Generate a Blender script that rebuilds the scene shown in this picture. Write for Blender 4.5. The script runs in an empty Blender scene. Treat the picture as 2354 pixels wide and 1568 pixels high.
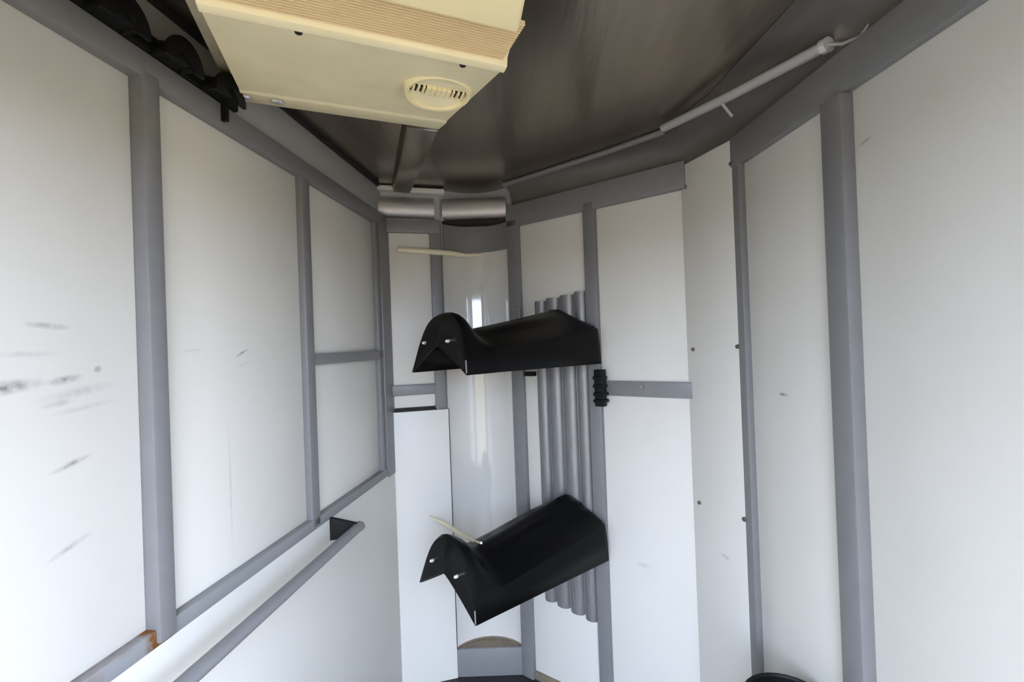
import bpy, bmesh, math
from mathutils import Vector, Matrix
C = bpy.context.scene
COL = C.collection

# ------------------------------------------------------------------ camera
CAM_Z = 1.42
cd = bpy.data.cameras.new('camera'); cam = bpy.data.objects.new('camera', cd); COL.objects.link(cam)
cd.sensor_fit = 'HORIZONTAL'; cd.sensor_width = 36.0; cd.lens = 1080.0 / 2354.0 * 36.0
cd.clip_start = 0.02
_r, _p = math.radians(2.1), math.radians(0.32)
fwd = Vector((0, math.cos(_p), math.sin(_p))); up0 = Vector((0, -math.sin(_p), math.cos(_p))); r0 = Vector((1, 0, 0))
right = r0 * math.cos(_r) - up0 * math.sin(_r); up = r0 * math.sin(_r) + up0 * math.cos(_r)
M = Matrix((right, up, -fwd)).transposed().to_4x4(); M.translation = Vector((0, 0, CAM_Z))
cam.matrix_world = M
C.camera = cam

# ------------------------------------------------------------------ sky and exposure
W = bpy.data.worlds.new('overcast_sky'); C.world = W; W.use_nodes = True
bg = W.node_tree.nodes['Background']; bg.inputs[0].default_value = (0.74, 0.87, 1.14, 1); bg.inputs[1].default_value = 14.0
C.view_settings.view_transform = 'Standard'; C.view_settings.look = 'None'
C.view_settings.exposure = 0.0; C.view_settings.gamma = 1.0; C.view_settings.use_curve_mapping = False
sd = bpy.data.lights.new('sun', 'SUN'); sun = bpy.data.objects.new('sun', sd); COL.objects.link(sun)
sd.energy = 1.5; sd.angle = math.radians(4); sd.color = (1.0, 0.93, 0.8)
sun.rotation_euler = (math.radians(0), math.radians(-52), 0)
DOOR = (-0.55, 0.40, 0.04, 1.84)          # doorway behind the camera: x0, x1, z0, z1
DOOR_Y = -0.14
SIDE_S = 1.0

# ------------------------------------------------------------------ materials
def new_mat(name):
    m = bpy.data.materials.new(name); m.use_nodes = True
    return m, m.node_tree, m.node_tree.nodes['Principled BSDF']
def simple(name, col, rough=0.5, metal=0.0, var=0.08, scale=18.0, bump=0.0, coat=0.0, stretch=(1, 1, 1), spec=0.5):
    m, t, b = new_mat(name); n = t.nodes; l = t.links
    g = n.new('ShaderNodeNewGeometry'); mp = n.new('ShaderNodeMapping'); mp.inputs['Scale'].default_value = stretch
    nz = n.new('ShaderNodeTexNoise'); nz.inputs['Scale'].default_value = scale; nz.inputs['Detail'].default_value = 4
    l.new(g.outputs['Position'], mp.inputs[0]); l.new(mp.outputs[0], nz.inputs['Vector'])
    rp = n.new('ShaderNodeMapRange'); rp.inputs['To Min'].default_value = 1 - var; rp.inputs['To Max'].default_value = 1 + var
    l.new(nz.outputs['Fac'], rp.inputs['Value'])
    mx = n.new('ShaderNodeVectorMath'); mx.operation = 'SCALE'; mx.inputs[0].default_value = col[:3]
    l.new(rp.outputs[0], mx.inputs['Scale']); l.new(mx.outputs[0], b.inputs['Base Color'])
    b.inputs['Roughness'].default_value = rough; b.inputs['Metallic'].default_value = metal
    b.inputs['Specular IOR Level'].default_value = spec
    if coat: b.inputs['Coat Weight'].default_value = coat; b.inputs['Coat Roughness'].default_value = 0.08
    if bump:
        bp = n.new('ShaderNodeBump'); bp.inputs['Strength'].default_value = bump; bp.inputs['Distance'].default_value = 0.004
        l.new(nz.outputs['Fac'], bp.inputs['Height']); l.new(bp.outputs[0], b.inputs['Normal'])
    return m
def marked(name, col, rough, marks, mark_col, axis='x', var=0.03, noise=60.0, coat=0.0):
    """paint with scuffs / rust of their own shape; marks: (centre, radii, tilt, strength)"""
    m = simple(name, col, rough, 0, var, 5.0, coat=coat, spec=.25); t = m.node_tree; n = t.nodes; l = t.links; b = n['Principled BSDF']
    src = b.inputs['Base Color'].links[0].from_socket
    g = n.new('ShaderNodeNewGeometry'); acc = None
    for (c, rad, tilt, st) in marks:
        mp = n.new('ShaderNodeMapping'); mp.vector_type = 'TEXTURE'
        mp.inputs['Location'].default_value = c; mp.inputs['Rotation'].default_value = tilt; mp.inputs['Scale'].default_value = rad
        gr = n.new('ShaderNodeTexGradient'); gr.gradient_type = 'SPHERICAL'
        l.new(g.outputs['Position'], mp.inputs[0]); l.new(mp.outputs[0], gr.inputs[0])
        mu = n.new('ShaderNodeMath'); mu.operation = 'MULTIPLY_ADD'; mu.inputs[1].default_value = st
        l.new(gr.outputs['Fac'], mu.inputs[0])
        if acc: l.new(acc, mu.inputs[2])
        else: mu.inputs[2].default_value = 0
        acc = mu.outputs[0]
    nz = n.new('ShaderNodeTexNoise'); nz.inputs['Scale'].default_value = noise; nz.inputs['Detail'].default_value = 3
    l.new(g.outputs['Position'], nz.inputs['Vector'])
    mr = n.new('ShaderNodeMapRange'); mr.inputs['From Min'].default_value = 0.3; mr.inputs['From Max'].default_value = 0.7
    mr.inputs['To Min'].default_value = 0.3; l.new(nz.outputs['Fac'], mr.inputs['Value'])
    mm = n.new('ShaderNodeMath'); mm.operation = 'MULTIPLY'; mm.use_clamp = True
    l.new(acc, mm.inputs[0]); l.new(mr.outputs[0], mm.inputs[1])
    mix = n.new('ShaderNodeMix'); mix.data_type = 'RGBA'; mix.inputs['B'].default_value = (*mark_col, 1)
    l.new(mm.outputs[0], mix.inputs['Factor']); l.new(src, mix.inputs['A']); l.new(mix.outputs['Result'], b.inputs['Base Color'])
    return m

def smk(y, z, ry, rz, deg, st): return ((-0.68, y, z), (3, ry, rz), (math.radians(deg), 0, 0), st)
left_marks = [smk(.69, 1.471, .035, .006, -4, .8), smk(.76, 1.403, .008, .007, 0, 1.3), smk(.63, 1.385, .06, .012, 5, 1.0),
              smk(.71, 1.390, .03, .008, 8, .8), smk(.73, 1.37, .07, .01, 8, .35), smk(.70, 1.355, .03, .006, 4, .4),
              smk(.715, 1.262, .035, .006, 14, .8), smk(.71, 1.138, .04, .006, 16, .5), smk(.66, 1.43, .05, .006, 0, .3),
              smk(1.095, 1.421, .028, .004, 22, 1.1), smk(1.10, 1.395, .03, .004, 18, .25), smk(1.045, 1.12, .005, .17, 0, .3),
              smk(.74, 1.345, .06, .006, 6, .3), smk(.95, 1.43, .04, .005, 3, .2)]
M_WHITE_L = marked('white_wall_sheet_scuffed', (.70, .675, .61), .32, left_marks, (.12, .12, .13), noise=90)
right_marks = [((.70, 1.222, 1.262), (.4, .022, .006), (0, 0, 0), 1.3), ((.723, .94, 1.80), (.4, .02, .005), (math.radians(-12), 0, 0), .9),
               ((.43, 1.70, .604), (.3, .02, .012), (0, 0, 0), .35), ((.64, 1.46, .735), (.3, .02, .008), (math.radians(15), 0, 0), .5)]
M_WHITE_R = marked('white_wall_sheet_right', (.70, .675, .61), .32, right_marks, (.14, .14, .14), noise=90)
M_WHITE_GLOSS = simple('white_gloss_corner_sheet', (.68, .655, .595), .06, var=.02, scale=4, spec=.8, coat=.6)
M_FRAME = simple('grey_painted_steel', (.205, .20, .20), .4, 0.0, .08, 25)
M_SILL = marked('grey_sill_with_rust', (.27, .27, .27), .55,
                [((-.655, .838, .925), (.05, .036, .05), (0, 0, 0), 3.5), ((-.70, .70, .93), (.08, .06, .03), (0, 0, 0), 1.0), ((-.68, .78, .94), (.05, .06, .012), (0, 0, 0), .8)],
                (.17, .065, .015), noise=70)
M_CEIL = simple('dark_ceiling_sheet_metal', (.30, .26, .22), .26, 0.85, .3, 3.0, bump=.5, stretch=(5, .5, 1))
M_COVE = simple('dark_cove_metal', (.17, .155, .14), .4, .5, .15, 6)
M_SILVER = simple('bright_aluminium', (.52, .50, .49), .5, .85, .08, 30)
M_RIB = simple('dull_aluminium', (.27, .265, .26), .5, .6, .25, 20, stretch=(6, 6, .6))
M_BLACK = simple('black_gloss_plastic', (.0035, .0035, .0035), .34, 0, .1, 20, spec=.12)
M_BLACKM = simple('black_matt_plastic', (.006, .006, .006), .5, 0, .1, 20, spec=.2)
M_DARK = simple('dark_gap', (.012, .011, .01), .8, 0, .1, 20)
M_CREAM = simple('cream_plastic', (.92, .79, .45), .42, 0, .05, 9)
M_CREAM2 = simple('aged_cream_plastic', (.95, .83, .52), .5, 0, .12, 12)
M_TAN = simple('tan_plastic_grille', (.86, .67, .38), .5, 0, .06, 30)
M_FLANGE = simple('stained_cream_flange', (.45, .40, .28), .55, 0, .35, 40)
M_STRAP = simple('pale_yellow_cord', (.80, .74, .52), .5, 0, .06, 30)
M_PALE = simple('pale_grey_lamp_cover', (.42, .40, .38), .4, 0, .06, 10)
M_TRIMW = simple('off_white_trim', (.66, .64, .57), .35, 0, .05, 14)
M_FASCIA = simple('pale_grey_fascia', (.46, .45, .42), .42, 0, .06, 8)
M_FLOOR = simple('dark_rubber_mat', (.022, .019, .022), .65, 0, .35, 60, bump=.5)
M_BROWN = simple('brown_dirty_ledge', (.20, .16, .11), .7, 0, .3, 30)
M_SCREW = simple('screw_steel', (.30, .29, .27), .35, .8, .1, 40)
M_STUD = simple('bright_stud', (.85, .83, .80), .25, .6, .05, 40)
M_GROUND = simple('pale_gravel', (.18, .13, .07), .9, 0, .25, 3)
M_SHELL = simple('grey_outer_skin', (.40, .40, .40), .6, 0, .05, 5)

# ------------------------------------------------------------------ helpers
def finish(name, bm, mat, parent=None, kind=None, smooth=False, loc=None):
    me = bpy.data.meshes.new(name)
    bmesh.ops.recalc_face_normals(bm, faces=bm.faces[:])
    o = bpy.data.objects.new(name, me); COL.objects.link(o)
    off = Vector((0, 0, 0)); p = parent
    while p is not None: off += p.location; p = p.parent
    if loc is not None: o.location = Vector(loc) - off; off = Vector(loc)
    bmesh.ops.translate(bm, verts=bm.verts[:], vec=-off)
    bm.to_mesh(me); bm.free(); me.materials.append(mat)
    if smooth:
        for f in me.polygons: f.use_smooth = True
        try: me.set_sharp_from_angle(angle=math.radians(40))
        except Exception: pass
    if parent is not None: o.parent = parent
    if kind: o['kind'] = kind
    return o
def thing(name, label, cat, loc, group=None):
    o = bpy.data.objects.new(name, None); COL.objects.link(o); o.location = loc; o.empty_display_size = .05
    o['label'] = label; o['category'] = cat
    if group: o['group'] = group
    return o
def add_hex(bm, pts):
    """8 points: 4 bottom ring, 4 top ring"""
    v = [bm.verts.new(p) for p in pts]
    for f in ((0, 3, 2, 1), (4, 5, 6, 7), (0, 1, 5, 4), (1, 2, 6, 5), (2, 3, 7, 6), (3, 0, 4, 7)): bm.faces.new([v[i] for i in f])
    return v
def bev(bm, w, seg=2):
    if w > 0: bmesh.ops.bevel(bm, geom=bm.edges[:], offset=w, segments=seg, affect='EDGES', profile=.5)
def box_pts(c, ax, ay, az, hx, hy, hz):
    c = Vector(c); return [c + ax * (sx * hx) + ay * (sy * hy) + az * (sz * hz) for sz in (-1, 1) for sx, sy in ((-1, -1), (1, -1), (1, 1), (-1, 1))]
X, Y, Z = Vector((1, 0, 0)), Vector((0, 1, 0)), Vector((0, 0, 1))
def box(bm, x0, x1, y0, y1, z0, z1): return add_hex(bm, [Vector(p) for p in ((x0, y0, z0), (x1, y0, z0), (x1, y1, z0), (x0, y1, z0), (x0, y0, z1), (x1, y0, z1), (x1, y1, z1), (x0, y1, z1))])
def tube(bm, pts, r, seg=10, flat=1.0, upv=Z, cap=True):
    pts = [Vector(p) for p in pts]; rings = []
    rr = r if isinstance(r, (list, tuple)) else [r] * len(pts)
    for i, p in enumerate(pts):
        d = (pts[min(i + 1, len(pts) - 1)] - pts[max(i - 1, 0)]).normalized()
        u = d.cross(upv)
        if u.length < 1e-4: u = d.cross(X)
        u.normalize(); w = u.cross(d).normalized()
        rings.append([bm.verts.new(p + u * (math.cos(a) * rr[i]) + w * (math.sin(a) * rr[i] * flat)) for a in [2 * math.pi * k / seg for k in range(seg)]])
    for a, b in zip(rings, rings[1:]):
        for k in range(seg): bm.faces.new((a[k], a[(k + 1) % seg], b[(k + 1) % seg], b[k]))
    if cap: bm.faces.new(rings[0]); bm.faces.new(rings[-1])
def sphere(bm, c, r, sc=(1, 1, 1), u=12, v=8):
    m = Matrix.Translation(Vector(c)) @ Matrix.Diagonal((r * sc[0], r * sc[1], r * sc[2], 1))
    bmesh.ops.create_uvsphere(bm, u_segments=u, v_segments=v, radius=1, matrix=m)
def disc(bm, c, n, r, h, seg=14):
    q = Vector(n).normalized().to_track_quat('Z', 'Y').to_matrix().to_4x4()
    bmesh.ops.create_cone(bm, cap_ends=True, segments=seg, radius1=r, radius2=r * .8, depth=h, matrix=Matrix.Translation(Vector(c)) @ q)
class Plan:
    """an upright wall plane: s along, t into the room, z up"""
    def __init__(s, a, b):
        s.a = Vector((a[0], a[1], 0)); d = Vector((b[0] - a[0], b[1] - a[1], 0)); s.len = d.length; s.d = d.normalized(); s.n = Vector((s.d.y, -s.d.x, 0))
    def p(s, q, t, z): return s.a + s.d * q + s.n * t + Z * z
    def bx(s, bm, s0, s1, t0, t1, z0, z1): return add_hex(bm, [s.p(*q) for q in ((s0, t0, z0), (s1, t0, z0), (s1, t1, z0), (s0, t1, z0), (s0, t0, z1), (s1, t0, z1), (s1, t1, z1), (s0, t1, z1))])
def wbox(pl, name, s0, s1, t0, t1, z0, z1, mat, parent=None, bevel=.003, kind=None):
    bm = bmesh.new(); pl.bx(bm, s0, s1, t0, t1, z0, z1); bev(bm, bevel)
    return finish(name, bm, mat, parent, kind, smooth=bevel > 0)

PL = Plan((-.662, .834), (-.535, 1.881))      # left wall
PN = Plan((-.515, 1.97), (-.33, 2.02))        # flat front piece
PC = Plan((-.285, 2.03), (.0, 2.03))          # rounded corner (chord)
PA = Plan((.02, 2.02), (.597, 1.585))         # diagonal wall
PS = Plan((.597, 1.585), (.680, 1.36))        # lapped sheet between diagonal and right wall
PR = Plan((.69, 1.33), (.741, .724))          # right wall
H = 2.10

# ------------------------------------------------------------------ shell
bm = bmesh.new(); box(bm, -1.0, 1.0, DOOR_Y - .04, 2.2, -.05, 0); floor = finish('floor', bm, M_FLOOR, kind='structure')
bm = bmesh.new(); box(bm, -1.0, 1.0, DOOR_Y - .04, 2.2, H, H + .05); ceiling = finish('ceiling', bm, M_CEIL, kind='structure')

# left wall
wl = wbox(PL, 'wall_left', -1.65, 1.14, -.05, -.008, 0, H, M_SHELL, None, 0, 'structure')
for s0, s1, z0, z1 in ((-1.6, -.004, .93, 1.93), (.012, .512, .93, 1.93), (.528, 1.06, 1.395, 1.93), (.528, 1.06, .93, 1.395)):
    wbox(PL, 'panel', s0, s1, -.008, 0, z0, z1, M_WHITE_L, wl, .001)
for s0, s1, z0, z1 in ((-1.6, 1.135, 0, .91),):
    wbox(PL, 'panel', s0, s1, -.008, .020, z0, z1, M_WHITE_L, wl, .002)
wbox(PL, 'post', -.004, .032, -.004, .028, .915, 1.93, M_FRAME, wl, .004)
wbox(PL, 'post', .506, .547, -.004, .020, .915, 1.93, M_FRAME, wl, .004)
wbox(PL, 'post', 1.02, 1.045, -.004, .018, .93, 1.93, M_FRAME, wl, .003)
wbox(PL, 'post', 1.06, 1.15, -.004, .022, .90, 1.95, M_FRAME, wl, .004)
wbox(PL, 'rail', .547, 1.062, -.003, .018, 1.378, 1.412, M_FRAME, wl, .003)
wbox(PL, 'rail', -1.6, 1.12, -.003, .026, 1.918, 1.966, M_FRAME, wl, .003)
wbox(PL, 'sill', -1.6, 1.06, -.003, .020, .908, .940, M_SILL, wl, .003)
wbox(PL, 'fascia', -1.6, 1.09, -.008, .003, 1.966, 2.082, M_FASCIA, wl, .001)
wbox(PL, 'seal_shade_strip', -1.6, 1.09, -.008, .012, 2.082, 2.10, M_DARK, wl, .001)  # rubber seal where the fascia meets the ceiling

# front piece
wn = wbox(PN, 'wall_front', -.06, .24, -.08, -.008, 0, H, M_SHELL, None, 0, 'structure')
wbox(PN, 'panel', -.03, .20, -.008, 0, 1.10, 1.93, M_WHITE_R, wn, .001)
wbox(PN, 'panel', -.02, .236, -.002, .016, 0, 1.150, M_WHITE_R, wn, .0015)
wbox(PN, 'post', .183, .228, -.006, .018, 1.155, 1.96, M_FRAME, wn, .003)
wbox(PN, 'rail', -.02, .20, -.004, .016, 1.218, 1.262, M_FRAME, wn, .003)
wbox(PN, 'rail', -.02, .228, -.004, .020, 1.904, 1.955, M_FRAME, wn, .003)
wbox(PN, 'seal_shade_strip', -.02, .19, -.002, .006, 1.150, 1.166, M_DARK, wn, 0)  # dark strip colours in the shade gap above the lower panel

wbox(PN, 'seal_shade_strip', .2362, .2395, -.004, .010, 0, 1.150, M_DARK, wn, 0)  # shade line down the panel's right edge, made as a dark strip
wbox(PN, 'seal_shade_strip', -.024, -.0205, -.004, .012, 0, 1.150, M_DARK, wn, 0)  # same for the shade line in the corner with the left wall
# rounded corner: arc bowed away from the room
def arc(s, t=0.0):            # s in 0..1 over the chord, sagitta 7 cm
    L_ = PC.len; sag = .07; R_ = (L_ * L_ / 4 + sag * sag) / (2 * sag); a = math.asin(L_ / 2 / R_)
    th = -a + 2 * a * s
    c = PC.a + PC.d * (L_ / 2) + PC.n * (R_ - sag)
    return c + (PC.d * math.sin(th) - PC.n * math.cos(th)) * (R_ - t)
def arc_sheet(name, mat, t0, t1, z0, z1, parent=None, kind=None, n=20):
    bm = bmesh.new(); prev = None
    for i in range(n + 1):
        a, b = arc(i / n, t0), arc(i / n, t1)
        r_ = [bm.verts.new(q) for q in (a + Z * z0, b + Z * z0, b + Z * z1, a + Z * z1)]
        if prev:
            for k in range(4): bm.faces.new((prev[k], prev[(k + 1) % 4], r_[(k + 1) % 4], r_[k]))
        else: bm.faces.new(r_)
        prev = r_
    bm.faces.new(prev[::-1])
    return finish(name, bm, mat, parent, kind, smooth=True)
wc = arc_sheet('wall_corner', M_SHELL, -.05, -.004, 0, H, None, 'structure')
arc_sheet('panel', M_WHITE_GLOSS, -.004, 0, 0, 1.98, wc)
arc_sheet('band', M_FRAME, .0, .008, 1.832, 1.946, wc)
arc_sheet('kick_ledge', M_BROWN, .0, .003, .0, .122, wc)
# kick plate: straight front with a dirty top ledge reaching back to the curved sheet
bm = bmesh.new()
front = [PC.p(PC.len * i / 12, .002, .0) for i in range(13)]; back = [arc(i / 12, .004) for i in range(13)]
vt = [bm.verts.new(Vector((q.x, q.y, .116))) for q in front]; vb = [bm.verts.new(Vector((q.x, q.y, .116))) for q in back]
for i in range(12): bm.faces.new((vt[i], vt[i + 1], vb[i + 1], vb[i])) if (back[i] - front[i]).length > 1e-4 or (back[i + 1] - front[i + 1]).length > 1e-4 else None
finish('ledge_top', bm, M_BROWN, wc)
wbox(PC, 'kick_plate', .0, PC.len, .0, .010, 0, .118, M_FRAME, wc, .002)
wbox(PC, 'dark_slot', .0, PC.len - .008, -.055, .0, 1.946, 1.962, M_DARK, wc, 0)

# diagonal wall
wa = wbox(PA, 'wall_diagonal', -.03, .74, -.06, -.008, 0, H, M_SHELL, None, 0, 'structure')
for s0, s1, z0, z1 in ((.03, .36, 0, 1.93), (.37, .735, 1.24, 1.93), (.37, .735, 0, 1.24)):
    wbox(PA, 'panel', s0, s1, -.008, 0, z0, z1, M_WHITE_R, wa, .001)
wbox(PA, 'post', -.022, .040, -.004, .020, 0, 1.95, M_FRAME, wa, .006)
wbox(PA, 'post', .346, .398, -.004, .020, 0, 1.95, M_FRAME, wa, .006)
wbox(PA, 'seal_shade_strip', .722, .727, -.002, .0035, 0, 1.918, M_DARK, wa, 0)  # dark strip stands for the shade line beside the lapped sheet
r_ = wbox(PA, 'rail', .398, .735, -.004, .012, 1.213, 1.268, M_FRAME, wa, .003)
wbox(PA, 'rail', -.02, .735, -.004, .020, 1.918, 2.01, M_FRAME, wa, .003)
wbox(PA, 'skirting', .04, .735, -.002, .008, 0, .035, M_BROWN, wa, .002)
bm = bmesh.new(); disc(bm, PA.p(.556, .013, 1.25), PA.n, .010, .006); finish('rivet', bm, M_SCREW, r_)

# lapped sheet
ws = wbox(PS, 'wall_lapped', -.02, .27, -.06, -.006, 0, H, M_SHELL, None, 0, 'structure')
wbox(PS, 'panel', -.004, .236, -.006, .006, 0, 1.998, M_WHITE_R, ws, .003)
for q, z in ((.02, 1.921), (.026, 1.379), (.028, .872), (.214, 1.926), (.212, 1.387), (.212, .879)):
    bm = bmesh.new(); disc(bm, PS.p(q, .008, z), PS.n, .0075, .006); finish('screw', bm, M_SCREW, ws, smooth=True)

# right wall
wr = wbox(PR, 'wall_right', -.07, SIDE_S, -.05, -.008, 0, H, M_SHELL, None, 0, 'structure')
wbox(PR, 'door_header', SIDE_S, 1.60, -.05, -.008, 1.84, H, M_SHELL, wr, 0)      # side door opening next to the camera, out of view
for s0, s1 in ((-.06, .32), (.345, SIDE_S)):
    wbox(PR, 'panel', s0, s1, -.008, 0, 0, 1.93, M_WHITE_R, wr, .001)
wbox(PR, 'post', -.058, -.022, -.004, .020, 0, 1.95, M_FRAME, wr, .005)
wbox(PR, 'post', .308, .366, -.004, .030, 0, 1.914, M_FRAME, wr, .005)
wbox(PR, 'rail', -.058, 1.58, -.004, .022, 1.914, 2.0, M_FRAME, wr, .003)

# doorway wall behind the camera, and the ground outside
bm = bmesh.new(); y0, y1 = DOOR_Y - .04, DOOR_Y
box(bm, -1.0, DOOR[0], y0, y1, 0, H); box(bm, DOOR[1], 1.0, y0, y1, 0, H); box(bm, DOOR[0], DOOR[1], y0, y1, DOOR[3], H); box(bm, DOOR[0], DOOR[1], y0, y1, 0, DOOR[2])
finish('wall_door', bm, M_FASCIA, kind='structure')
bm = bmesh.new()                                                       # gravel yard; the unseen rise is added to cut off low sky light
rows = [[bm.verts.new((x, y, z)) for x in (-40, -15, 0, 15, 40)] for y, z in ((14, -.40), (-7, -.40), (-9, -.1), (-13, 1.7), (-17, 2.2), (-40, 2.4))]
for a, b in zip(rows, rows[1:]):
    for k in range(4): bm.faces.new((a[k], a[k + 1], b[k + 1], b[k]))
finish('ground', bm, M_GROUND, kind='structure', smooth=True)

# rounded cove from right wall over to the ceiling, and the ceiling trims
path = [(.866, -.70, .12), (.741, .724, .12), (.69, 1.33, .115), (.66, 1.42, .11), (.597, 1.585, .09), (.40, 1.733, .06), (.20, 1.884, .05), (.02, 2.02, .04)]
def inward(i):
    a = Vector((*path[max(i - 1, 0)][:2], 0)); b = Vector((*path[min(i + 1, len(path) - 1)][:2], 0)); d = (b - a).normalized()
    return Vector((-d.y, d.x, 0))
bm = bmesh.new(); prev = None
for i, (x, y, w) in enumerate(path):
    n = inward(i); c = Vector((x, y, 0)); ring = []
    for k in range(9):
        a = math.pi / 2 * k / 8
        ring.append(bm.verts.new(c + n * (w - w * math.cos(a)) + Z * (2.0 + .099 * math.sin(a))))
    ring.append(bm.verts.new(c + Z * 2.099))
    if prev:
        for k in range(9): bm.faces.new((prev[k], prev[k + 1], ring[k + 1], ring[k]))
    prev = ring
finish('trim_1', bm, M_COVE, kind='structure', smooth=True)
bm = bmesh.new()
pts = []
for i in range(4, len(path)):
    x, y, w = path[i]; pts.append(Vector((x, y, 0)) + inward(i) * (w + .012) + Z * 2.09)
tube(bm, pts, .010, 8); finish('trim_2', bm, M_FRAME, kind='structure', smooth=True)

# polished half-round coves above the front piece and the corner, off-white ceiling strips, roof beam
def half_round(name, pl, s0, s1, zc, rad, t0, mat):
    bm = bmesh.new(); r1, r2 = [], []
    for k in range(11):
        a = -math.pi / 2 + math.pi * k / 10
        for s, rr in ((s0, r1), (s1, r2)): rr.append(bm.verts.new(pl.p(s, t0 + rad * .6 * math.cos(a), zc + rad * math.sin(a))))
    for k in range(10): bm.faces.new((r1[k], r1[k + 1], r2[k + 1], r2[k]))
    bm.faces.new(r1); bm.faces.new(r2); bm.faces.new((r1[0], r2[0], r2[-1], r1[-1]))
    return finish(name, bm, mat, kind='structure', smooth=True)
half_round('trim_3', PN, -.03, .205, 2.012, .044, .0, M_SILVER)
half_round('trim_4', PC, .004, PC.len - .006, 2.012, .046, -.012, M_SILVER)
wbox(PN, 'trim_5', -.06, .06, -.01, .03, 2.078, 2.096, M_TRIMW, None, .002, 'structure')
wbox(PN, 'trim_6', .085, .25, -.01, .03, 2.072, 2.092, M_TRIMW, None, .002, 'structure')
bm = bmesh.new()
add_hex(bm, [Vector(p) for p in ((-.47, 1.955, 2.07), (-.41, 1.985, 2.07), (-.20, 1.42, 2.07), (-.29, 1.39, 2.07), (-.48, 1.955, 2.10), (-.40, 1.985, 2.10), (-.19, 1.42, 2.10), (-.30, 1.39, 2.10))])
bev(bm, .004); finish('trim_7', bm, M_CEIL, kind='structure', smooth=True)

# ------------------------------------------------------------------ ceiling air unit
UE = Vector((.924, .383, 0)); UF = Vector((-.383, .924, 0)); UO = Vector((.008, .813, 0))    # UE right, UF away from the camera
def au(e, f, z): return UO + UE * e + UF * f + Z * z
ac = thing('air_conditioner', 'cream plastic ceiling air unit with round vent, fixed under the dark roof', 'air conditioner', tuple(au(-.23, .2, H)))
def loft(bm, rows, closed=False):
    vs = [[bm.verts.new(p) for p in r] for r in rows]
    for a, b in zip(vs, vs[1:]):
        for k in range(len(a) - 1): bm.faces.new((a[k], a[k + 1], b[k + 1], b[k]))
    return vs
def slab(name, e0, e1, prof, mat, parent, top=H - .002, bevel=.003, taper=0.0, rt=.22):
    """solid under the roof whose underside follows prof: [(f, z)...]"""
    bm = bmesh.new(); lo0 = [bm.verts.new(au(e0, f, z)) for f, z in prof]; lo1 = [bm.verts.new(au(e1 + min(0, f) * rt, f, z)) for f, z in prof]
    hi0 = [bm.verts.new(au(e0 - taper, f, top)) for f, z in prof]; hi1 = [bm.verts.new(au(e1 + taper + min(0, f) * rt, f, top)) for f, z in prof]
    n = len(prof)
    for k in range(n - 1):
        bm.faces.new((lo0[k], lo0[k + 1], lo1[k + 1], lo1[k])); bm.faces.new((hi0[k], hi1[k], hi1[k + 1], hi0[k + 1]))
        bm.faces.new((lo0[k], hi0[k], hi0[k + 1], lo0[k + 1])); bm.faces.new((lo1[k], lo1[k + 1], hi1[k + 1], hi1[k]))
    bm.faces.new((lo0[0], lo1[0], hi1[0], hi0[0])); bm.faces.new((lo0[-1], hi0[-1], hi1[-1], lo1[-1]))
    bev(bm, bevel)
    return finish(name, bm, mat, parent, smooth=True)
body = slab('casing', -.456, .0, [(-.40, 1.965), (-.112, 1.890), (-.110, 1.906), (-.012, 1.908), (-.008, 1.896), (.012, 1.896), (.022, 1.906), (.39, 1.984), (.40, 1.982), (.478, 2.000)], M_CREAM2, ac, bevel=.0015, taper=.0)
slab('flange', -.492, -.457, [(-.40, 1.952), (-.01, 1.952), (.46, 2.030)], M_FLANGE, ac, bevel=.002)
bm = bmesh.new()
for k in range(16):
    f = -.106 + k * .0060
    add_hex(bm, [au(*q) for q in ((-.44, f, 1.902), (-.012, f, 1.902), (-.012, f + .0028, 1.902), (-.44, f + .0028, 1.902), (-.44, f, 1.909), (-.012, f, 1.909), (-.012, f + .0028, 1.909), (-.44, f + .0028, 1.909))])
g = finish('intake_grille', bm, M_TAN, ac); g['kind'] = 'stuff'
slab('front_cover', -.45, -.004, [(-.398, 1.955), (-.116, 1.880)], M_CREAM, ac, top=1.97, bevel=.003)
def slope_z(f): return 1.906 + (f - .022) / .368 * .078
sn = (Z * -1 + UF * -(-.078 / .368)).normalized()                     # outward normal of the sloping face (down, towards the camera side)
sn = Vector((UF.x * .2076, UF.y * .2076, -.978)).normalized()
sf = (UF * .978 + Z * .2076).normalized()
VN = (sn * math.cos(math.radians(11)) - sf * math.sin(math.radians(11))).normalized()     # swivel vent, turned towards the door
VF = (sf * math.cos(math.radians(11)) + sn * math.sin(math.radians(11))).normalized()
V0 = au(-.078, .172, slope_z(.172)); VC = V0 + sn * .010
bm = bmesh.new(); rows = []
for k in range(41):
    t = 2 * math.pi * k / 40; q = UE * math.cos(t) + VF * math.sin(t); q0 = UE * math.cos(t) + sf * math.sin(t)
    rows.append([V0 + q0 * .070 - sn * .004, VC + q * .0665 + VN * .001, VC + q * .064 + VN * .004, VC + q * .0585 + VN * .003, VC + q * .056 - VN * .006])
loft(bm, rows); bmesh.ops.remove_doubles(bm, verts=bm.verts[:], dist=1e-5)
vent = finish('vent', bm, M_CREAM, ac, smooth=True)
bm = bmesh.new(); disc(bm, VC - VN * .008, VN, .062, .002, 32); finish('vent_recess', bm, M_DARK, vent)
for sgn in (1, -1):                                                    # bowl halves leaving a slot row across the middle
    bm = bmesh.new(); rows = []
    for i in range(7):
        q = .013 + (.0575 - .013) * i / 6; w = math.sqrt(max(.058 ** 2 - q * q, 1e-7))
        rows.append([VC + UE * (w * (-1 + 2 * j / 10)) + VF * (sgn * q) - VN * (.006 - .006 * i / 6) for j in range(11)])
    loft(bm, rows); finish('vent_cover', bm, M_CREAM2, vent, smooth=True)
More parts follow.
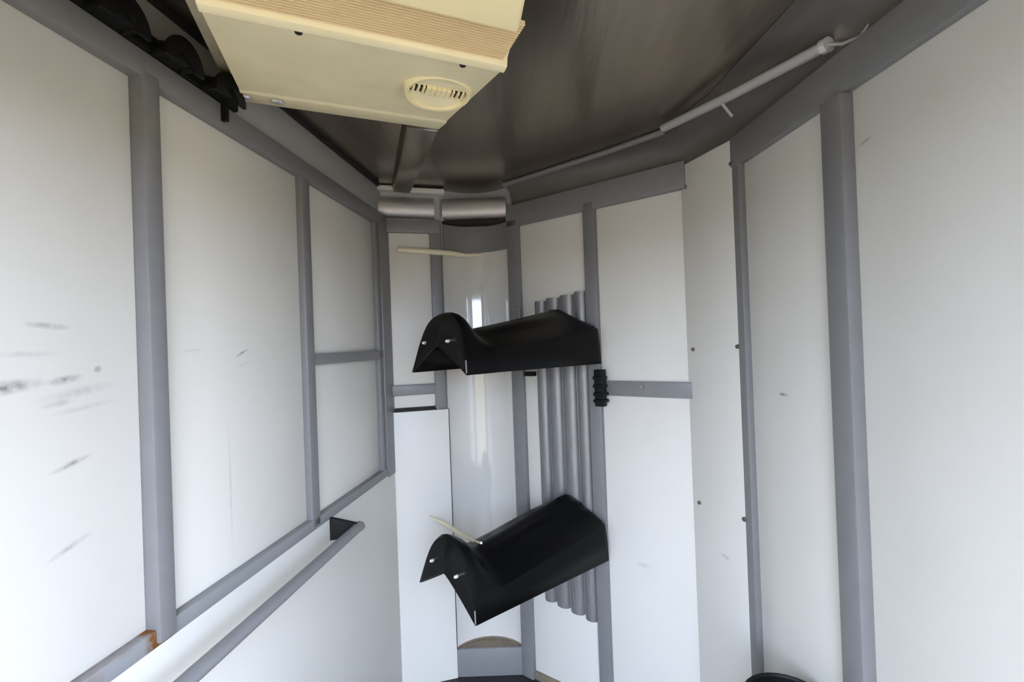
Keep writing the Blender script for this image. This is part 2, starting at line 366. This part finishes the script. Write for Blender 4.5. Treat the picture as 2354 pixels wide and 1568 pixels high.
for k in range(11):
    e = -.050 + k * .010; wide = .0022 if abs(e) > .022 else .0047
    bm = bmesh.new(); add_hex(bm, box_pts(VC + UE * e - VN * .0035, UE, VF, VN, wide, .0135, .003)); bev(bm, .0008)
    finish('slat', bm, M_CREAM, vent)
for e, f in ((-.33, .030), (-.07, .030)):
    bm = bmesh.new(); disc(bm, au(e, f, slope_z(f) - .002), sn, .006, .003); finish('screw', bm, M_DARK, ac)
for e, f, r in ((-.450, .425, .015), (-.385, .425, .016)):
    bm = bmesh.new(); disc(bm, au(e, f, 1.985) + sn * .001, sn, r, .004, 16); finish('clip', bm, M_STUD, ac)

# ------------------------------------------------------------------ saddle racks
def saddle_rack(label, base, zb, ax_deg, up_h):
    A_ = Vector((math.cos(math.radians(ax_deg)), math.sin(math.radians(ax_deg)), 0)); Lt = Vector((A_.y, -A_.x, 0))
    if Lt.y < 0: Lt = -Lt
    t = thing('saddle_rack', label, 'saddle rack', (base[0], base[1], zb), 'black saddle racks on the ribbed metal panel')
    B = Vector((base[0], base[1], zb)); LEN = .585; WD = .34; HW = WD / 2
    mid = B + Lt * HW
    def ridge(q):
        pts = ((0, .195), (.06, .212), (.18, .208), (.5, .172), (.72, .150), (.80, .142), (.86, .160), (.92, .184), (.97, .192), (1.0, .183))
        for (a, va), (b, vb) in zip(pts, pts[1:]):
            if q <= b:
                k = (q - a) / (b - a); k = k * k * (3 - 2 * k) if a >= .72 else k
                return va + (vb - va) * k
        return pts[-1][1]
    def shoulder(q): return .125 + (.060 - .125) * min(1, q / .9)
    def prof(q, m=24):
        out = []; rz = ridge(q); sh = shoulder(q); pom = max(0, min(1, (q - .80) / .14)); pom = pom * pom * (3 - 2 * pom)
        for j in range(m + 1):
            u = -1 + 2 * j / m; au_ = abs(u)
            if au_ > .86:                                      # near-upright skirt
                k = (1 - au_) / .14; x = 1 - .04 * k; z = sh * k
            else:
                k = 1 - au_ / .86
                seat = sh + (rz - sh) * (k ** .9)
                if .15 < q < .8: seat += .010 * math.exp(-((au_ - .28) / .10) ** 2) * math.sin((q - .15) / .65 * math.pi) - .006 * math.exp(-(au_ / .1) ** 2)
                z = seat; x = au_ / .86 * .96
            z += (rz * max(0, 1 - au_ ** 3.3) - z) * pom; x += (au_ - x) * pom
            out.append((math.copysign(x, u) * HW, z))
        return out
    bm = bmesh.new(); rows = []; N_ = 40
    for i in range(N_ + 1):
        q = i / N_; bow = 0
        pm = max(0, min(1, (q - .84) / .16))
        rows.append([mid + A_ * (LEN * q - .13 * z * pm) + Lt * x + Z * z for x, z in prof(q)])
    vs = loft(bm, rows)
    # front plate with a shallow arch cut into its lower edge
    fp = prof(1.0); top = vs[-1]; m = len(fp) - 1
    inner = []
    for j, (x, z) in enumerate(fp):
        k = x / HW; zi = .088 * max(0, 1 - abs(k) ** 1.15) ; zi = min(zi, z * .98)
        inner.append(bm.verts.new(mid + A_ * (LEN + .004 + .010 * (1 - abs(k)) - .13 * zi) + Lt * (x * .985) + Z * zi))
    for j in range(m):
        try: bm.faces.new((top[j], top[j + 1], inner[j + 1], inner[j]))
        except ValueError: pass
    sh = finish('shell', bm, M_BLACK, t, smooth=True)
    so = sh.modifiers.new('thickness', 'SOLIDIFY'); so.thickness = .006; so.offset = -1
    # rear mounting plate, studs, grey line up the near front edge
    bm = bmesh.new(); c = mid + A_ * .006 + Z * .085
    add_hex(bm, box_pts(c, A_, Lt, Z, .004, HW * .86, .055)); bev(bm, .003); finish('mounting_plate', bm, M_BLACKM, t)
    for x, z in ((-.062, .100), (.088, .098)):
        k = x / HW
        bm = bmesh.new(); c = mid + A_ * (LEN + .006 + .006 * (1 - abs(k)) - .13 * z) + Lt * x + Z * z; disc(bm, c, A_, .0065, .010, 12); sphere(bm, c + A_ * .003, .0055)
        finish('stud', bm, M_STUD, t, smooth=True)
    bm = bmesh.new(); tube(bm, [mid - Lt * (HW * .992) + A_ * (LEN + .003) + Z * .004, mid - Lt * (HW * .985) + A_ * (LEN + .003) + Z * .042], .0022, 6); finish('edge_line', bm, M_FRAME, t)
    return t, mid, A_, Lt
rk1, mid1, A1, L1 = saddle_rack('upper black plastic saddle rack, level with eye height, beside the grey rail', (.324, 1.717), 1.335, 219, .2)
rk2, mid2, A2, L2 = saddle_rack('lower black plastic saddle rack, seen from above near the floor end of the ribbed panel', (.324, 1.717), .617, 219, .2)
# arms that carry each rack off the diagonal wall, and the upper rack's hinge block and stop
for t, mid in ((rk1, mid1), (rk2, mid2)):
    bm = bmesh.new(); c = mid + Z * .09; q = PA.p((c - PA.a).dot(PA.d), .01, c.z); tube(bm, [c + A1 * .01, q], .016, 8); finish('arm', bm, M_BLACKM, t)
bm = bmesh.new(); PA.bx(bm, .385, .424, .020, .048, 1.175, 1.312); bev(bm, .004); hb = finish('hinge_block', bm, M_BLACKM, rk1, smooth=True)
for z in (1.19, 1.215, 1.245, 1.275):
    bm = bmesh.new(); PA.bx(bm, .383, .431 if z < 1.23 else .427, .018, .056, z, z + .012); bev(bm, .003); finish('hinge_knuckle', bm, M_BLACKM, hb)
bm = bmesh.new(); PA.bx(bm, .052, .100, .004, .030, 1.282, 1.300); bev(bm, .003); finish('stop_peg', bm, M_BLACKM, rk1)

# ------------------------------------------------------------------ ribbed metal panel
rp = thing('ribbed_panel', 'dull ribbed aluminium panel standing upright on the diagonal wall behind both saddle racks', 'panel', tuple(PA.p(.22, 0, .35)))
for k, (s0, s1, z0, z1) in enumerate(((.105, .158, .362, 1.590), (.162, .222, .356, 1.598), (.226, .288, .350, 1.604), (.292, .344, .342, 1.612))):
    bm = bmesh.new(); lo, hi = [], []
    for j in range(9):
        a = math.pi * j / 8; s = (s0 + s1) / 2 - (s1 - s0) / 2 * math.cos(a); tt = .002 + .022 * math.sin(a)
        lo.append(bm.verts.new(PA.p(s, tt, z0))); hi.append(bm.verts.new(PA.p(s, tt, z1)))
    for j in range(8): bm.faces.new((lo[j], lo[j + 1], hi[j + 1], hi[j]))
    bm.faces.new(lo); bm.faces.new(hi); bm.faces.new((lo[0], lo[-1], hi[-1], hi[0]))
    finish('rib', bm, M_RIB, rp, smooth=True)
bm = bmesh.new(); PA.bx(bm, .107, .34, .0, .004, .37, 1.56); finish('backing_sheet', bm, M_SILVER, rp)
bm = bmesh.new(); PA.bx(bm, .010, .046, .020, .034, 1.500, 1.575); bev(bm, .004); finish('corner_bracket', bm, M_RIB, rp)

# ------------------------------------------------------------------ bridle hooks on the left rail
hk = thing('bridle_hook_rack', 'black strip with rounded bridle hooks on the left rail beside the cream air unit', 'hook rack', tuple(PL.p(.0, .026, 1.966)))
bm = bmesh.new(); PL.bx(bm, -.30, .235, .004, .034, 1.966, 2.000); bev(bm, .004); finish('base_strip', bm, M_BLACKM, hk, smooth=True)
for s0 in (-.190, -.073, .044, .162):
    bm = bmesh.new(); rows = []
    for i in range(11):                                       # half-round saddle standing off the strip
        a = math.pi * i / 10; x = math.cos(a); z = math.sin(a)
        rows.append([PL.p(s0 + x * r_, tt, 1.964 + z * r_ * 1.15) for tt, r_ in ((.030, .036), (.042, .033), (.060, .034), (.066, .040))])
    loft(bm, rows)
    h = finish('hook', bm, M_BLACKM, hk, smooth=True); so = h.modifiers.new('thickness', 'SOLIDIFY'); so.thickness = .008; so.offset = -1
    bm = bmesh.new(); rg = []
    for tt in (.066, .073):                                   # front lip: an arch with a slim slot under its rim
        rg.append([[bm.verts.new(PL.p(s0 + rr * math.cos(math.pi * i / 12), tt, 1.956 + rr * 1.2 * math.sin(math.pi * i / 12))) for i in range(13)] for rr in (.044, .020)])
    for j in range(12):
        for q in (0, 1): bm.faces.new((rg[q][0][j], rg[q][0][j + 1], rg[q][1][j + 1], rg[q][1][j]))
        for q in (0, 1): bm.faces.new((rg[0][q][j], rg[0][q][j + 1], rg[1][q][j + 1], rg[1][q][j]))
    for j in (0, 12): bm.faces.new((rg[0][0][j], rg[1][0][j], rg[1][1][j], rg[0][1][j]))
    finish('hook_lip', bm, M_BLACKM, h, smooth=True)
    bm = bmesh.new(); PL.bx(bm, s0 - .026, s0 + .026, .030, .066, 1.966, 1.990); bev(bm, .004); finish('hook_block', bm, M_BLACKM, h, smooth=True)
bm = bmesh.new(); PL.bx(bm, .186, .196, .026, .040, 1.926, 1.972); bev(bm, .002); finish('end_tab', bm, M_BLACKM, hk)

# ------------------------------------------------------------------ blanket bar on the left wall
bb = thing('blanket_bar', 'grey blanket bar on a black end bracket along the lower left wall', 'bar', tuple(PL.p(.6, .02, .87)))
p0, p1 = Vector((-.494, 1.456, .872)), Vector((-.494 - .0745 * 2.2, 1.456 - .661 * 2.2, .872))
bm = bmesh.new(); tube(bm, [p0, p0.lerp(p1, .5), p1], .0165, 12, .85); finish('bar', bm, M_FRAME, bb, smooth=True)
bm = bmesh.new(); d = (p0 - p1).normalized(); tube(bm, [p0 - d * .003, p0 + d * .006], .018, 12, .85); finish('end_cap', bm, M_SCREW, bb, smooth=True)
for s in (.606, -.75):
    e = p0 if s > 0 else p1.lerp(p0, .06); bm = bmesh.new(); q = PL
    ss = (e - PL.a).dot(PL.d); tt = (e - PL.a).dot(PL.n)
    ring = []
    for ds in (-.012, .0):
        ring.append([bm.verts.new(PL.p(ss + ds + (.606 - ss if s > 0 else 0) * k, t_, z)) for t_, z, k in ((.020, .846, 1), (tt - .03, .846, .5), (tt, .858, 0), (tt + .004, .884, 0), (.020, .914, 1))])
    bm.faces.new(ring[0]); bm.faces.new(ring[1][::-1])
    for j in range(5): bm.faces.new((ring[0][j], ring[0][(j + 1) % 5], ring[1][(j + 1) % 5], ring[1][j]))
    finish('end_bracket', bm, M_BLACKM, bb)

# ------------------------------------------------------------------ lamp tube along the ceiling edge
lt = thing('lamp_tube', 'slim pale lamp tube along the ceiling edge above the right wall, with a loose wire', 'lamp', (.60, 1.24, 2.055))
q0, q1 = Vector((.692, .997, 2.03)), Vector((.50, 1.47, 2.078))
bm = bmesh.new(); tube(bm, [q0, q0.lerp(q1, .5) + Vector((.006, .004, 0)), q1], .0155, 12, .75); finish('tube_cover', bm, M_PALE, lt, smooth=True)
bm = bmesh.new(); d = (q0 - q1).normalized(); tube(bm, [q0 - d * .008, q0 + d * .006], .0185, 12, .85); finish('end_cap', bm, M_STUD, lt, smooth=True)
bm = bmesh.new(); tube(bm, [q0 + d * .005, q0 + d * .03 + Vector((.004, 0, -.012)), q0 + d * .065 + Vector((.004, 0, -.014)), q0 + d * .09 + Vector((.0, 0, .004)), q0 + d * .10 + Vector((-.004, 0, .035))], .0035, 6); finish('wire', bm, M_PALE, lt, smooth=True)
bm = bmesh.new(); c = q0.lerp(q1, .55); tube(bm, [c + Vector((0, 0, -.012)), c + Vector((.03, .008, -.045))], .004, 6); finish('clip', bm, M_PALE, lt, smooth=True)

# ------------------------------------------------------------------ cords and the tub on the floor
def cord(name, label, pts, r, mat):
    pts = [Vector(p) for p in pts]; o = None
    bm = bmesh.new(); tube(bm, pts, r, 8)
    o = finish(name, bm, mat, smooth=True, loc=pts[0]); o['label'] = label; o['category'] = 'cord'; o['group'] = 'pale yellow cords at the front corner'
cord('cord', 'pale yellow cord strung across the grey front post just under the rounded band', [(-.462, 1.955, 1.829), (-.36, 1.985, 1.824), (-.25, 2.02, 1.818), (-.19, 2.075, 1.818), (-.12, 2.085, 1.820)], [.009, .012, .012, .009, .005], M_STRAP)
cord('cord', 'pale yellow cord slanting down behind the notch of the lower saddle rack', [(-.375, 1.985, .705), (-.30, 1.93, .690), (-.22, 1.80, .700), (-.155, 1.64, .735), (-.125, 1.545, .770)], [.003, .009, .010, .006, .004], M_STRAP)
tb = thing('tub', 'dark round tub standing on the floor by the right wall, only its rim in view', 'tub', (.60, 1.07, 0))
bm = bmesh.new(); prof = ((.0, .0), (.075, .0), (.092, .57), (.096, .58), (.088, .58), (.072, .02), (0, .02)); ring = []
for r, z in prof[1:-1]: ring.append([bm.verts.new(Vector((.60 + r * math.cos(2 * math.pi * k / 28), 1.07 + r * math.sin(2 * math.pi * k / 28), z))) for k in range(28)])
for a, b in zip(ring, ring[1:]):
    for k in range(28): bm.faces.new((a[k], a[(k + 1) % 28], b[(k + 1) % 28], b[k]))
bm.faces.new(ring[0]); bm.faces.new(ring[-1])
finish('tub_body', bm, M_BLACKM, tb, smooth=True)
bm = bmesh.new(); tube(bm, [Vector((.60 + .094 * math.cos(2 * math.pi * k / 28), 1.07 + .094 * math.sin(2 * math.pi * k / 28), .58)) for k in range(29)], .005, 6, cap=False)
finish('rim', bm, M_BLACKM, tb, smooth=True)
